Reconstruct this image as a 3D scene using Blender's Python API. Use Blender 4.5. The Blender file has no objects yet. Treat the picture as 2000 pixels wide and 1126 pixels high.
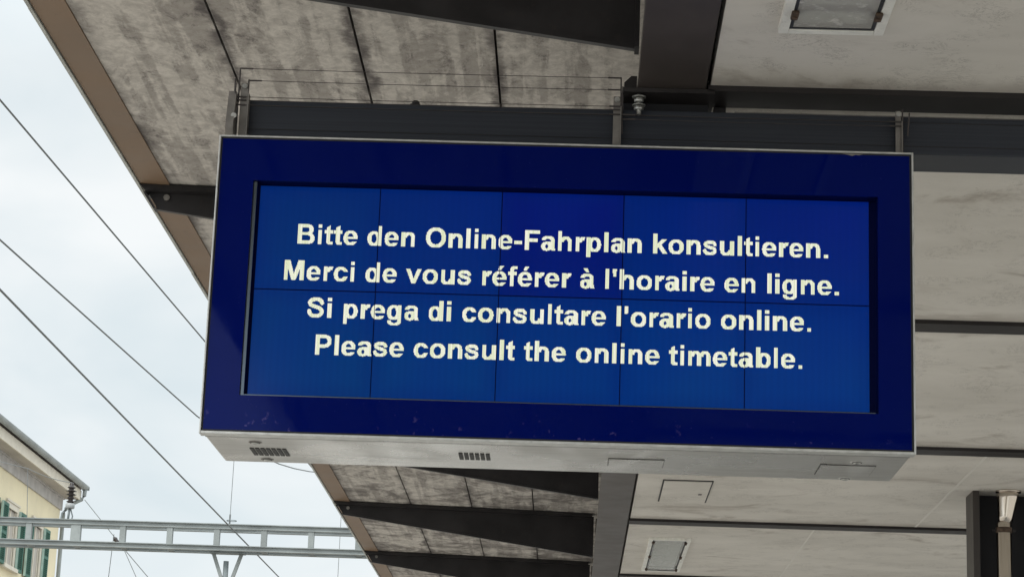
import bpy, bmesh, math, random
from mathutils import Vector, Matrix
random.seed(7)
S = bpy.context.scene
COL = S.collection
R = math.radians
EYE = 1.6            # the platform is z = 0, eye height 1.6 m

# ------------------------------------------------------------------ camera
cam_d = bpy.data.cameras.new('camera')
cam = bpy.data.objects.new('camera', cam_d); COL.objects.link(cam)
cam_d.sensor_fit = 'HORIZONTAL'; cam_d.sensor_width = 36.0
cam_d.lens = 36.0 * 4423.56 / 2000.0
cam_d.clip_start = 0.05; cam_d.clip_end = 2000
yaw, pitch, roll = -0.0311, 0.2529, 0.0360
fw = Vector((math.sin(yaw)*math.cos(pitch), math.cos(yaw)*math.cos(pitch), math.sin(pitch)))
r0 = Vector((math.cos(yaw), -math.sin(yaw), 0)); u0 = r0.cross(fw)
rt = r0*math.cos(roll) + u0*math.sin(roll); up = -r0*math.sin(roll) + u0*math.cos(roll)
M = Matrix((rt, up, -fw)).transposed().to_4x4(); M.translation = Vector((0, 0, EYE))
cam.matrix_world = M
S.camera = cam

# ------------------------------------------------------------------ world, sun, exposure
SUN_EL, SUN_AZ = R(48), R(215)          # azimuth measured clockwise from +Y
w = bpy.data.worlds.new('World'); S.world = w; w.use_nodes = True
nt = w.node_tree; nt.nodes.clear()
def wn(t, **k):
    n = nt.nodes.new(t)
    for a, v in k.items(): setattr(n, a, v)
    return n
out = wn('ShaderNodeOutputWorld'); bg = wn('ShaderNodeBackground'); bg.inputs['Strength'].default_value = 0.1
sky = wn('ShaderNodeTexSky', sky_type='NISHITA', sun_disc=False, sun_elevation=SUN_EL, sun_rotation=SUN_AZ)
tc = wn('ShaderNodeTexCoord'); sep = wn('ShaderNodeSeparateXYZ')
nt.links.new(tc.outputs['Generated'], sep.inputs[0])
mp = wn('ShaderNodeMapping'); mp.inputs['Scale'].default_value = (1, 1, 2.2)
nt.links.new(tc.outputs['Generated'], mp.inputs[0])
no = wn('ShaderNodeTexNoise'); no.inputs['Scale'].default_value = 7; no.inputs['Detail'].default_value = 4; no.inputs['Roughness'].default_value = .45; no.inputs['Distortion'].default_value = .4
nt.links.new(mp.outputs[0], no.inputs[0])
cr = wn('ShaderNodeValToRGB')
cr.color_ramp.elements[0].position = .32; cr.color_ramp.elements[0].color = (.76, .845, .88, 1)
cr.color_ramp.elements[1].position = .62; cr.color_ramp.elements[1].color = (.97, 1.0, 1.005, 1)
nt.links.new(no.outputs[0], cr.inputs[0])
# overcast: brighter towards the zenith and towards the veiled sun
def mth(op, a, b):
    n = wn('ShaderNodeMath', operation=op)
    for i, v in enumerate((a, b)):
        if isinstance(v, (int, float)): n.inputs[i].default_value = v
        else: nt.links.new(v, n.inputs[i])
    return n.outputs[0]
el = mth('SUBTRACT', sep.outputs['Z'], .33); el = mth('MAXIMUM', el, 0.0); el = mth('MULTIPLY', el, 3.4)
bk = mth('MULTIPLY', sep.outputs['Y'], -1.0); bk = mth('MAXIMUM', bk, 0.0); bk = mth('MULTIPLY', bk, 1.1)
g = mth('ADD', el, bk); g = mth('ADD', g, 1.0); g = mth('MULTIPLY', g, 10.0)
sc_ = wn('ShaderNodeVectorMath', operation='SCALE')
nt.links.new(cr.outputs[0], sc_.inputs[0]); nt.links.new(g, sc_.inputs['Scale'])
mx = wn('ShaderNodeMixRGB'); mx.inputs[0].default_value = .93
nt.links.new(sky.outputs[0], mx.inputs[1]); nt.links.new(sc_.outputs[0], mx.inputs[2])
nt.links.new(mx.outputs[0], bg.inputs[0]); nt.links.new(bg.outputs[0], out.inputs[0])

sun_d = bpy.data.lights.new('sun', 'SUN'); sun_d.energy = 1.5; sun_d.angle = R(14); sun_d.color = (1, .96, .9)
sun = bpy.data.objects.new('sun', sun_d); COL.objects.link(sun)
sd = Vector((math.sin(SUN_AZ)*math.cos(SUN_EL), math.cos(SUN_AZ)*math.cos(SUN_EL), math.sin(SUN_EL)))
sun.rotation_euler = sd.to_track_quat('Z', 'Y').to_euler()
S.view_settings.view_transform = 'Standard'; S.view_settings.look = 'None'
S.view_settings.exposure = 0.0; S.view_settings.gamma = 1.0
S.cycles.use_denoising = True
S.cycles.max_bounces = 8; S.cycles.diffuse_bounces = 5

# ------------------------------------------------------------------ materials
class Mat:
    """small node-graph builder round one Principled shader; p = world position"""
    def __init__(s, name, col=(.5, .5, .5), rough=.6, metal=0.0, ior=1.45):
        s.m = bpy.data.materials.new(name); s.m.use_nodes = True
        s.t = s.m.node_tree; s.b = s.t.nodes['Principled BSDF']
        s.b.inputs['Base Color'].default_value = (*col, 1); s.b.inputs['Roughness'].default_value = rough
        s.b.inputs['Metallic'].default_value = metal; s.b.inputs['IOR'].default_value = ior
        s.pos = s.t.nodes.new('ShaderNodeTexCoord').outputs['Object']
    def n(s, t, **k):
        n = s.t.nodes.new(t)
        for a, v in k.items(): setattr(n, a, v)
        return n
    def l(s, a, b): s.t.links.new(a, b)
    def noise(s, scale=(1, 1, 1), sc=1.0, detail=5, rough=.55, dist=0.0, rot=0.0):
        mp = s.n('ShaderNodeMapping'); mp.inputs['Scale'].default_value = scale; mp.inputs['Rotation'].default_value = (0, 0, rot)
        s.l(s.pos, mp.inputs[0]); q = s.n('ShaderNodeTexNoise')
        q.inputs['Scale'].default_value = sc; q.inputs['Detail'].default_value = detail
        q.inputs['Roughness'].default_value = rough; q.inputs['Distortion'].default_value = dist
        s.l(mp.outputs[0], q.inputs[0]); return q.outputs[0]
    def ramp(s, f, a, b):
        r = s.n('ShaderNodeMapRange'); r.inputs[1].default_value = a; r.inputs[2].default_value = b
        r.interpolation_type = 'SMOOTHSTEP'; s.l(f, r.inputs[0]); return r.outputs[0]
    def mth(s, op, a, b=0.0, c=None):
        q = s.n('ShaderNodeMath', operation=op)
        for i, v in enumerate((a, b, c)):
            if v is None: continue
            if isinstance(v, (int, float)): q.inputs[i].default_value = v
            else: s.l(v, q.inputs[i])
        return q.outputs[0]
    def mix(s, f, a, b, mode='MIX'):
        q = s.n('ShaderNodeMixRGB', blend_type=mode)
        for i, v in enumerate((f, a, b)):
            if isinstance(v, (int, float)): q.inputs[i].default_value = v
            elif isinstance(v, tuple): q.inputs[i].default_value = (*v, 1)
            else: s.l(v, q.inputs[i])
        return q.outputs[0]
    def col(s, c): s.l(c, s.b.inputs['Base Color']); return s
    def rgh(s, c): s.l(c, s.b.inputs['Roughness']); return s
    def bump(s, f, strength=.2, dist=.003):
        q = s.n('ShaderNodeBump'); q.inputs['Strength'].default_value = strength; q.inputs['Distance'].default_value = dist
        s.l(f, q.inputs['Height']); s.l(q.outputs[0], s.b.inputs['Normal']); return s

def paint(name, c, rough=.5, var=.25, sc=5.0, dirt=None, metal=0.0, ior=1.45):
    m = Mat(name, c, rough, metal, ior)
    f = m.ramp(m.noise(sc=sc, detail=6), .3, .7)
    a = tuple(x*(1-var) for x in c); b = tuple(min(1, x*(1+var)) for x in c)
    cc = m.mix(f, a, b)
    if dirt:
        f2 = m.ramp(m.noise(sc=sc*3.7, detail=8, rough=.7, dist=.5), .56, .74); cc = m.mix(m.mth('MULTIPLY', f2, .6), cc, dirt)
    m.col(cc)
    m.rgh(m.mth('ADD', m.mth('MULTIPLY', m.noise(sc=sc*2), .25), rough-.12))
    return m.m

MAT = {}
JX = (-1.116, -.697, -.275)
# weathered concrete of the open wing
m = Mat('weathered_concrete', rough=.85)
grain = m.ramp(m.noise((1, .8, 1), 24, 10, .76, .4), .34, .66)
base = m.mix(grain, (.45, .415, .378), (.66, .615, .56))
strk = m.ramp(m.noise((11, .5, 1), 1.7, 4, .55, .2), .42, .60)          # formwork streaks along the canopy
dirt = m.mth('ADD', m.noise((1, .55, 1), 3.6, 10, .80, .6), m.mth('MULTIPLY', m.mth('SUBTRACT', .5, strk), .13))
blot = m.ramp(dirt, .465, .60)
c = m.mix(m.mth('MULTIPLY', blot, .58), base, (.235, .21, .19))
d2 = m.ramp(m.noise((1.4, .7, 1), 12, 10, .82, .5), .50, .64)
c = m.mix(m.mth('MULTIPLY', m.mth('MULTIPLY', d2, m.mth('ADD', m.mth('MULTIPLY', blot, .8), .2)), .8), c, (.115, .10, .095))
sx = m.n('ShaderNodeSeparateXYZ'); m.l(m.pos, sx.inputs[0])
wob = m.mth('MULTIPLY', m.mth('SUBTRACT', m.noise((1, 1, 1), 7, 6, .7), .5), .16)
xw = m.mth('ADD', sx.outputs[0], wob)
st = None
for jx, wd in ((JX[0], .045), (JX[1], .045), (JX[2], .04), (-1.545, .07)):
    d = m.mth('ABSOLUTE', m.mth('SUBTRACT', xw, jx))
    f = m.mth('SUBTRACT', 1.0, m.ramp(d, 0.0, wd))
    st = f if st is None else m.mth('MAXIMUM', st, f)
brk = m.ramp(m.noise((1, 1, 1), 3.1, 4, .6), .36, .6)
c = m.mix(m.mth('MULTIPLY', m.mth('MULTIPLY', st, brk), .85), c, (.075, .062, .062))
wht = m.ramp(m.noise((1.6, .5, 1), 6, 6, .65), .60, .74)
c = m.mix(m.mth('MULTIPLY', wht, .5), c, (.68, .64, .57))
# the stretch further along the platform is dirtier
soot = m.mth('MULTIPLY', m.ramp(m.noise((.9, .8, 1), 3.3, 9, .74, .8), .44, .60), m.ramp(sx.outputs[1], 8.5, 12.0))
c = m.mix(m.mth('MULTIPLY', soot, .72), c, (.085, .072, .066))
m.col(c).bump(m.noise(sc=45, detail=6), .35, .004)
MAT['conc_wing'] = m.m
# cleaner concrete of the middle strip
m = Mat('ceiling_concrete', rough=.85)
c = m.mix(m.ramp(m.noise((.5, .8, 1), 2.2, 5, .6, .4), .3, .7), (.62, .585, .532), (.75, .712, .655))
cl = m.ramp(m.noise((.7, .9, 1), 2.6, 9, .68, 1.0), .53, .72)
c = m.mix(m.mth('MULTIPLY', cl, .66), c, (.30, .25, .205))
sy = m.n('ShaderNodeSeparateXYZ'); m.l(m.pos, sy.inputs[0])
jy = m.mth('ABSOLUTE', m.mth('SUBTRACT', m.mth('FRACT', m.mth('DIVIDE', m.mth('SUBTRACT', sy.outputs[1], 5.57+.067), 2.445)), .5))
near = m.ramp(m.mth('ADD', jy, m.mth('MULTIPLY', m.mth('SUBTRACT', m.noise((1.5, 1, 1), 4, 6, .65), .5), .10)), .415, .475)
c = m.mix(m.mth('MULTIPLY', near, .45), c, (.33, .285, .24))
vein = m.noise((1, 1.3, 1), 13, 9, .72, 1.5)
vv = m.mth('SUBTRACT', 1.0, m.ramp(m.mth('ABSOLUTE', m.mth('SUBTRACT', vein, .5)), 0.0, .018))
msk = m.ramp(m.noise(sc=5, detail=3), .47, .60)
c = m.mix(m.mth('MULTIPLY', m.mth('MULTIPLY', vv, msk), .6), c, (.22, .20, .18))
sp = m.ramp(m.noise(sc=38, detail=2), .72, .78)
c = m.mix(m.mth('MULTIPLY', sp, .5), c, (.25, .22, .2))
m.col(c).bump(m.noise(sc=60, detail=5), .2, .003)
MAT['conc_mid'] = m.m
MAT['brown'] = paint('brown_sheet', (.20, .13, .08), .55, .10, 2.5, (.13, .085, .055))
MAT['drip'] = paint('drip_edge', (.42, .43, .40), .5, .2, 6)
MAT['steel'] = paint('dark_steel', (.023, .021, .022), .45, .35, 6, (.045, .036, .03), ior=1.35)
MAT['girder'] = paint('girder_paint', (.066, .055, .050), .5, .12, 4, (.048, .041, .038))
MAT['flange'] = paint('flange_paint', (.030, .027, .027), .55, .2, 5, ior=1.3)
MAT['column'] = paint('column_paint', (.036, .030, .027), .5, .12, 4)
MAT['cavity'] = paint('column_cavity', (.012, .012, .015), .7, .2, 4)
m = Mat('mount_beam', (.05, .055, .065), .5, .1, 1.3)
ln = m.noise((.4, 1, 60), 3, 3, .6)
m.col(m.mix(m.ramp(ln, .3, .7), (.034, .038, .049), (.042, .047, .058))); m.rgh(m.mth('ADD', m.mth('MULTIPLY', ln, .25), .28))
MAT['beam'] = m.m
MAT['bracket'] = paint('bracket_grey', (.20, .185, .17), .5, .2, 20)
MAT['wire'] = paint('dark_wire', (.06, .052, .05), .6, .2, 20)
MAT['zinc'] = paint('zinc_bolt', (.45, .45, .43), .35, .2, 40, metal=.8)
MAT['black'] = paint('black_rubber', (.012, .012, .014), .6, .2, 20)
# display
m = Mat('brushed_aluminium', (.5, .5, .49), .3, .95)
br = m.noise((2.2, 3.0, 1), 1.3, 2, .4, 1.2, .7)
sw = m.ramp(m.noise((3.2, 1.2, 1), 1.15, 1, .4, 1.3, .6), .50, .70)  # pale curved streaks: reflections painted into the metal's base colour
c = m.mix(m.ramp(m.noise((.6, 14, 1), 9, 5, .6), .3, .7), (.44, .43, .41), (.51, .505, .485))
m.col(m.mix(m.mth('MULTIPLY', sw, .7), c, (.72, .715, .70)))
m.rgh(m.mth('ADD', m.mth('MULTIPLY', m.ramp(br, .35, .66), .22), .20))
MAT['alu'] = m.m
MAT['rim'] = paint('rim_aluminium', (.55, .55, .53), .4, .12, 30, (.35, .33, .3), metal=.6)
m = Mat('navy_glass', (.0003, .0048, .100), .03, 0, 1.24)
m.b.inputs['Specular Tint'].default_value = (.50, .60, 1.0, 1)      # blue-violet anti-reflection coating
sx = m.n('ShaderNodeSeparateXYZ'); m.l(m.pos, sx.inputs[0])
dz = m.ramp(sx.outputs[2], 2.72, 2.62)
sp = m.ramp(m.noise(sc=46, detail=3, rough=.6), .60, .72)
spx = m.ramp(m.noise(sc=9, detail=2), .48, .62)
sp2 = m.ramp(m.noise(sc=150, detail=1), .76, .80)
dust_glare = m.mth('MAXIMUM', m.mth('MULTIPLY', m.mth('MULTIPLY', sp, spx), m.mth('MULTIPLY', dz, .5)), m.mth('MULTIPLY', sp2, .10))  # dust specks, with violet glare low on the glass painted into their colour
m.col(m.mix(dust_glare, (.0003, .0048, .100), (.20, .15, .40)))
m.rgh(m.mth('ADD', m.mth('MULTIPLY', m.ramp(m.noise((1, 1, .5), 3.5, 6, .65, .8), .45, .75), .13), .025))
MAT['navy'] = m.m
MAT['reveal'] = Mat('reveal_navy', (.0006, .003, .045), .5, 0, 1.15).m
MAT['lip'] = Mat('lip_grey', (.11, .135, .165), .20, 1.0).m
def emis(name, col, st=1.0, base=(.002, .004, .02), vary=.0):
    m = Mat(name, base, .12, 0, 1.2)
    m.b.inputs['Emission Color'].default_value = (*col, 1); m.b.inputs['Emission Strength'].default_value = st
    return m
def lcd(name, tint, cx, cz):
    """backlit blue liquid-crystal panel: uneven backlight, darker rim of each panel, faint pixel columns"""
    m = emis(name, (0, .02, .15))
    sx = m.n('ShaderNodeSeparateXYZ'); m.l(m.pos, sx.inputs[0])
    low = m.ramp(sx.outputs[2], 3.30, 2.72); lft = m.ramp(sx.outputs[0], .75, -.85)
    c = m.mix(low, (0, .0075, .145), (0, .034, .185))
    c = m.mix(m.mth('MULTIPLY', lft, .45), c, (0, .036, .125))
    c = m.mix(tint[3], c, tint[:3])
    du = m.mth('ABSOLUTE', m.mth('SUBTRACT', sx.outputs[0], cx)); dv = m.mth('ABSOLUTE', m.mth('SUBTRACT', sx.outputs[2], cz))
    edge = m.mth('MAXIMUM', m.ramp(du, .100, .156), m.ramp(dv, .085, .138))
    c = m.mix(m.mth('MULTIPLY', edge, .32), c, (0, .012, .115))
    f = m.ramp(m.noise((1, 1, .8), 4.5, 2, .4), .3, .7)
    c = m.mix(m.mth('MULTIPLY', f, .22), c, (0, .014, .19))
    wv = m.n('ShaderNodeTexWave', wave_type='BANDS', bands_direction='X'); wv.inputs['Scale'].default_value = 18.5; m.l(m.pos, wv.inputs[0])
    c = m.mix(m.mth('MULTIPLY', wv.outputs[1], .10), c, (0, .006, .07))
    m.l(c, m.b.inputs['Emission Color']); return m.m
m = emis('lit_text', (.86, .90, .68), 1.0, (.02, .02, .02))
ln = m.noise((300, 1, 1.5), 1.0, 1, .4)
c = m.mix(m.ramp(ln, .3, .7), (.76, .82, .54), (.94, .94, .80)); m.l(c, m.b.inputs['Emission Color'])
MAT['text'] = m.m
MAT['ventdark'] = Mat('vent_mesh', (.05, .05, .048), .6, .3).m
# lamps
MAT['lampframe'] = paint('lamp_frame_white', (.82, .81, .76), .5, .08, 20, (.3, .27, .22))
MAT['gasket'] = paint('lamp_gasket', (.035, .037, .042), .6, .2, 20)
MAT['reflector'] = paint('lamp_reflector', (.75, .76, .72), .45, .15, 8)
m = Mat('lamp_glass', (.80, .77, .73), .08, 0, 1.5)
tr = m.n('ShaderNodeBsdfTransparent'); tr.inputs[0].default_value = (.85, .87, .86, 1)
ms = m.n('ShaderNodeMixShader'); du = m.ramp(m.noise(sc=26, detail=6, rough=.7), .52, .75)
m.l(m.mth('ADD', m.mth('MULTIPLY', du, .5), .38), ms.inputs[0])
m.l(tr.outputs[0], ms.inputs[1]); m.l(m.b.outputs[0], ms.inputs[2])
m.l(ms.outputs[0], m.t.nodes['Material Output'].inputs[0]); MAT['lampglass'] = m.m
MAT['tube'] = paint('lamp_tube', (.7, .72, .7), .3, .05, 9)
MAT['rust'] = paint('rusty_clip', (.07, .045, .03), .7, .4, 60)
m = Mat('stainless_pipe', (.66, .60, .53), .16, 1.0)
m.rgh(m.mth('ADD', m.mth('MULTIPLY', m.noise((1, 1, .3), 14, 4), .16), .06)); MAT['pipe'] = m.m
MAT['caulk'] = paint('caulk_line', (.74, .71, .66), .7, .05, 9)
# railway and house
MAT['galv'] = paint('galvanised_steel', (.225, .245, .24), .6, .18, 2.5, (.14, .155, .15), metal=.1)
MAT['galvdark'] = paint('galvanised_dark', (.17, .195, .20), .6, .2, 3)
MAT['ceramic'] = paint('brown_ceramic', (.018, .013, .012), .3, .2, 20)
MAT['whitecer'] = paint('pale_ceramic', (.28, .29, .29), .35, .1, 20)
MAT['cable'] = paint('cable_grey', (.14, .15, .15), .6, .1, 20)
MAT['yellow'] = paint('yellow_render', (.68, .61, .43), .9, .06, .8, (.56, .50, .37))
MAT['stone'] = paint('frieze_stone', (.40, .385, .37), .9, .14, 3, (.27, .26, .25))
MAT['soffit'] = paint('soffit_board', (.40, .365, .32), .85, .12, 1.2)
MAT['gutter'] = paint('zinc_gutter', (.24, .265, .265), .5, .15, 1.5)
MAT['trim'] = paint('window_trim', (.58, .54, .46), .8, .06, 4)
MAT['curtain'] = paint('window_blind', (.36, .335, .30), .7, .12, 2)
MAT['green'] = paint('green_shutter', (.030, .115, .085), .6, .15, 5)
MAT['paleedge'] = paint('shutter_edge', (.33, .45, .40), .6, .1, 5)
MAT['tile'] = paint('roof_tile', (.10, .085, .075), .85, .25, 3)
m = Mat('platform_slab', rough=.9)
c = m.mix(m.ramp(m.noise(sc=1.2, detail=8), .3, .7), (.36, .345, .32), (.50, .485, .455))
c = m.mix(m.ramp(m.noise((1, .3, 1), .9, 3), .50, .58), c, (.24, .23, .215)); c = m.mix(m.ramp(m.noise((1, .3, 1), 1.3, 2, dist=.5), .58, .64), c, (.62, .60, .57))
m.col(c); MAT['platform'] = m.m
m = Mat('ballast', rough=.95)
m.col(m.mix(m.ramp(m.noise(sc=9, detail=8, rough=.7), .3, .7), (.20, .185, .165), (.42, .39, .35))); m.bump(m.noise(sc=14, detail=4), .6, .05); MAT['ballast'] = m.m

# ------------------------------------------------------------------ mesh helpers
class B:
    def __init__(s): s.bm = bmesh.new()
    def box(s, x0, x1, y0, y1, z0, z1, bev=0.0):
        b = bmesh.new() if bev else s.bm
        vs = [b.verts.new(v) for v in ((x0,y0,z0),(x1,y0,z0),(x1,y1,z0),(x0,y1,z0),(x0,y0,z1),(x1,y0,z1),(x1,y1,z1),(x0,y1,z1))]
        for f in ((0,3,2,1),(4,5,6,7),(0,1,5,4),(1,2,6,5),(2,3,7,6),(3,0,4,7)): b.faces.new([vs[i] for i in f])
        if bev:
            bmesh.ops.bevel(b, geom=b.edges[:], offset=bev, segments=2, affect='EDGES', profile=.6)
            s.merge(b)
        return s
    def merge(s, b, mat=None):
        if mat: bmesh.ops.transform(b, matrix=mat, verts=b.verts)
        mp = {v: s.bm.verts.new(v.co) for v in b.verts}
        for f in b.faces:
            try: s.bm.faces.new([mp[v] for v in f.verts])
            except ValueError: pass
        b.free()
    def prism(s, pts, axis, a0, a1):
        """closed outline pts extruded along axis from a0 to a1; pts are the two other coordinates in x<y<z order"""
        def co(p, a):
            return {'x': (a, p[0], p[1]), 'y': (p[0], a, p[1]), 'z': (p[0], p[1], a)}[axis]
        lo = [s.bm.verts.new(co(p, a0)) for p in pts]; hi = [s.bm.verts.new(co(p, a1)) for p in pts]
        n = len(pts)
        s.bm.faces.new(lo); s.bm.faces.new(hi[::-1])
        for i in range(n): s.bm.faces.new((lo[i], hi[i], hi[(i+1) % n], lo[(i+1) % n]))
        return s
    def tube(s, pts, r, n=8, cap=True):
        pts = [Vector(p) for p in pts]; rings = []
        rr = r if isinstance(r, (list, tuple)) else [r]*len(pts)
        for i, p in enumerate(pts):
            t = (pts[min(i+1, len(pts)-1)] - pts[max(i-1, 0)]).normalized()
            a = t.cross(Vector((0, 0, 1)) if abs(t.z) < .9 else Vector((1, 0, 0))).normalized(); b = t.cross(a)
            rings.append([s.bm.verts.new(p + (a*math.cos(2*math.pi*k/n) + b*math.sin(2*math.pi*k/n))*rr[i]) for k in range(n)])
        for i in range(len(rings)-1):
            for k in range(n):
                f = s.bm.faces.new((rings[i][k], rings[i][(k+1) % n], rings[i+1][(k+1) % n], rings[i+1][k])); f.smooth = n > 6
        if cap: s.bm.faces.new(rings[0][::-1]); s.bm.faces.new(rings[-1])
        return s
    def bar(s, a, b, wx, wy):
        """square bar between two points"""
        a, b = Vector(a), Vector(b); t = (b-a).normalized()
        q = t.cross(Vector((0, 1, 0)) if abs(t.y) < .9 else Vector((0, 0, 1))).normalized(); p = t.cross(q)
        v = [[s.bm.verts.new(c + q*(i*wx/2) + p*(j*wy/2)) for i, j in ((-1,-1),(1,-1),(1,1),(-1,1))] for c in (a, b)]
        for k in range(4): s.bm.faces.new((v[0][k], v[0][(k+1) % 4], v[1][(k+1) % 4], v[1][k]))
        s.bm.faces.new(v[0][::-1]); s.bm.faces.new(v[1])
        return s
    def lathe(s, c, prof, n=20, axis='z'):
        rings = []
        for r, h in prof:
            rg = []
            for k in range(n):
                a = 2*math.pi*k/n; u, v = r*math.cos(a), r*math.sin(a)
                rg.append(s.bm.verts.new((c[0]+u, c[1]+v, c[2]+h) if axis == 'z' else ((c[0]+u, c[1]+h, c[2]+v))))
            rings.append(rg)
        for i in range(len(rings)-1):
            for k in range(n):
                f = s.bm.faces.new((rings[i][k], rings[i][(k+1) % n], rings[i+1][(k+1) % n], rings[i+1][k])); f.smooth = True
        s.bm.faces.new(rings[0][::-1]); s.bm.faces.new(rings[-1])
        return s
    def make(s, name, mat, parent=None, origin=None):
        bmesh.ops.recalc_face_normals(s.bm, faces=s.bm.faces)
        me = bpy.data.meshes.new(name); s.bm.to_mesh(me); s.bm.free()
        me.materials.append(MAT[mat] if isinstance(mat, str) else mat)
        o = bpy.data.objects.new(name, me); COL.objects.link(o)
        if parent: o.parent = parent
        return o

def tag(o, label=None, cat=None, group=None, kind=None):
    for k, v in (('label', label), ('category', cat), ('group', group), ('kind', kind)):
        if v: o[k] = v
    return o
def empty(name, label, cat, group=None, loc=(0, 0, 0)):
    o = bpy.data.objects.new(name, None); COL.objects.link(o); o.location = loc
    o.empty_display_size = .2
    return tag(o, label, cat, group)
def copy_tree(o, parent=None):
    c = o.copy(); COL.objects.link(c)
    if parent: c.parent = parent
    for ch in [x for x in bpy.data.objects if x.parent == o]: copy_tree(ch, c)
    return c
E_ = EYE
def Z(z): return z + E_

# ------------------------------------------------------------------ ground
tag(B().box(-400, 400, -400, 600, -.75, -.55).make('ground', 'ballast'), 'pale grey ballast ground of the railway yard', 'ground', kind='structure')
tag(B().box(-2.1, 6.6, -60, 120, -.549, 0, .01).make('platform', 'platform'), 'concrete station platform under the canopy', 'platform', kind='structure')

# ------------------------------------------------------------------ canopy
YB = [5.57 + 2.445*k for k in range(0, 7)]      # cross beams: 5.57, 8.02, 10.46, 12.91, 15.35 ...
ZC, ZG, ZF = Z(2.0), Z(1.99), Z(1.985)
Y0, Y1 = -9.0, 42.0
canopy = empty('platform_canopy', 'station platform canopy of dark steel and stained concrete sheltering the blue display', 'canopy', loc=(0, 0, 0))
XO, XI = -1.652, -1.535
def zl(x): return Z(2.405 + (0.147 - x)*0.0195)     # the open wing rises slightly outwards
# weathered soffit strips with open joints between them
edges = [.30, JX[2], JX[1], JX[0], XI-.012]
for i in range(4):
    xa, xb = edges[i+1] + .0038, edges[i] - .0038
    B().prism([(xa, zl(xa)), (xb, zl(xb)), (xb, zl(xb)+.05), (xa, zl(xa)+.05)], 'y', Y0, Y1).make('soffit_panel', 'conc_wing', canopy)
B().prism([(-1.66, zl(-1.66)+.055), (.30, zl(.30)+.055), (.30, zl(.30)+.16), (-1.66, zl(-1.66)+.16)], 'y', Y0, Y1).make('roof_slab', 'steel', canopy)
# brown sheet-metal edge strip with the thin drip edge outside it
e = B(); e.prism([(XO+.008, zl(XO)-.004), (XI, zl(XI)-.006), (XI, zl(XI)+.02), (XO+.008, zl(XO)+.052)], 'y', Y0, Y1)
strip = e.make('edge_strip', 'brown', canopy)
e = B(); yy = Y0
while yy < Y1:
    y2 = min(yy + 3.05, Y1)
    dx = random.uniform(-.003, .003)
    e.prism([(XO-.005+dx, zl(XO)-.010), (XO+.006+dx, zl(XO)-.010), (XO+.006+dx, zl(XO)+.17), (XO-.005+dx, zl(XO)+.17)], 'y', yy, y2-.004)
    yy = y2
e.make('drip_edge', 'drip', strip)
# longitudinal girder: I section
XG0, XG1 = .134, .311
e = B().box(XG0, XG1, Y0, Y1, ZG, ZG+.022, .003); e.make('girder_flange', 'girder', canopy)
B().box(.212, .232, Y0, Y1, ZG+.023, zl(.2)-.002).make('girder_web', 'steel', canopy)
# tapered cantilever ribs
def rib(y):
    zt0, zt1 = zl(.12)-.001, zl(-1.62)-.008
    zb0, zb1 = Z(2.112), Z(2.350)
    xa, xb = -1.60, .125
    e = B()
    e.prism([(xa+.012, zb1+.012), (xb, zb0+.012), (xb, zt0-.014), (xa-.03, zt1-.004)], 'y', y+.050, y+.064)      # web
    e.prism([(xa+.014, zb1), (xb, zb0), (xb, zb0+.011), (xa+.012, zb1+.011)], 'y', y+.046, y+.068)                 # bottom flange
    e.prism([(xa-.030, zt1-.018), (xb, zt0-.026), (xb, zt0-.001), (xa-.046, zt1+.002)], 'y', y, y+.124)              # top flange
    e.prism([(xb, zb0), (xb+.012, zb0), (xb+.012, zt0-.02), (xb, zt0-.02)], 'y', y+.03, y+.09)              # end plate
    e.prism([(xa+.004, zb1), (xa+.0135, zb1), (xa-.028, zt1-.019), (xa-.038, zt1-.019)], 'y', y+.030, y+.088)
    r = e.make('rib', 'steel', canopy)
    e = B()
    e.box(.150, .206, y+.03, y+.09, Z(2.02), zl(.17)-.03); e.make('connection_plate', 'flange', r)
    e = B(); e.lathe((xa+.05, y+.05, zb1+.045), [(.012, -.012), (.012, -.004), (.007, -.004), (.007, 0)], 8, 'y'); e.make('bolt', 'bracket', r)
for y in YB: rib(y)
# flat middle ceiling in bays between the cross beams
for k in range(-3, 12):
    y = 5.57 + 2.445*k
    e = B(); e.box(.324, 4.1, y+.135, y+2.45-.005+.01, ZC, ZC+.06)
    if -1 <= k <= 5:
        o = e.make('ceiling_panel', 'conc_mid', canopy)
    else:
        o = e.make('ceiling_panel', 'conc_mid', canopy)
    if k == 3:
        B().box(1.392, 1.402, y+.15, y+2.44, ZC-.0015, ZC+.01).make('joint_line', 'caulk', o)
    if k == 2:
        B().box(1.944, 1.956, y+.17, y+2.44, ZC-.0015, ZC+.01).make('joint_line', 'caulk', o)
        hx0, hx1, hy0, hy1 = .463, .708, 11.585, 12.26
        B().box(hx0-.008, hx1+.008, hy0-.012, hy1+.0, ZC-.004, ZC+.01).make('hatch_gap', 'black', o)
        h = B().box(hx0, hx1, hy0, hy1+.02, ZC-.008, ZC+.008).make('access_hatch', 'conc_mid', o)
        B().box(hx1-.05, hx1-.032, hy0+.36, hy0+.40, ZC-.011, ZC).make('hatch_lock', 'bracket', h)
    B().box(.318, 4.1, y+.002, y+.133, ZF, ZF+.016).make('cross_beam', 'flange', canopy)
B().box(.232, 4.1, Y0, Y1, ZC+.07, ZC+.60).make('roof_deck', 'steel', canopy)
# far wing of the island canopy, closing the roof towards the other track
B().prism([(4.1, Z(2.02)), (6.0, Z(2.45)), (6.0, Z(2.6)), (4.1, Z(2.6))], 'y', Y0, Y1).make('roof_edge', 'conc_wing', canopy)
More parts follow.
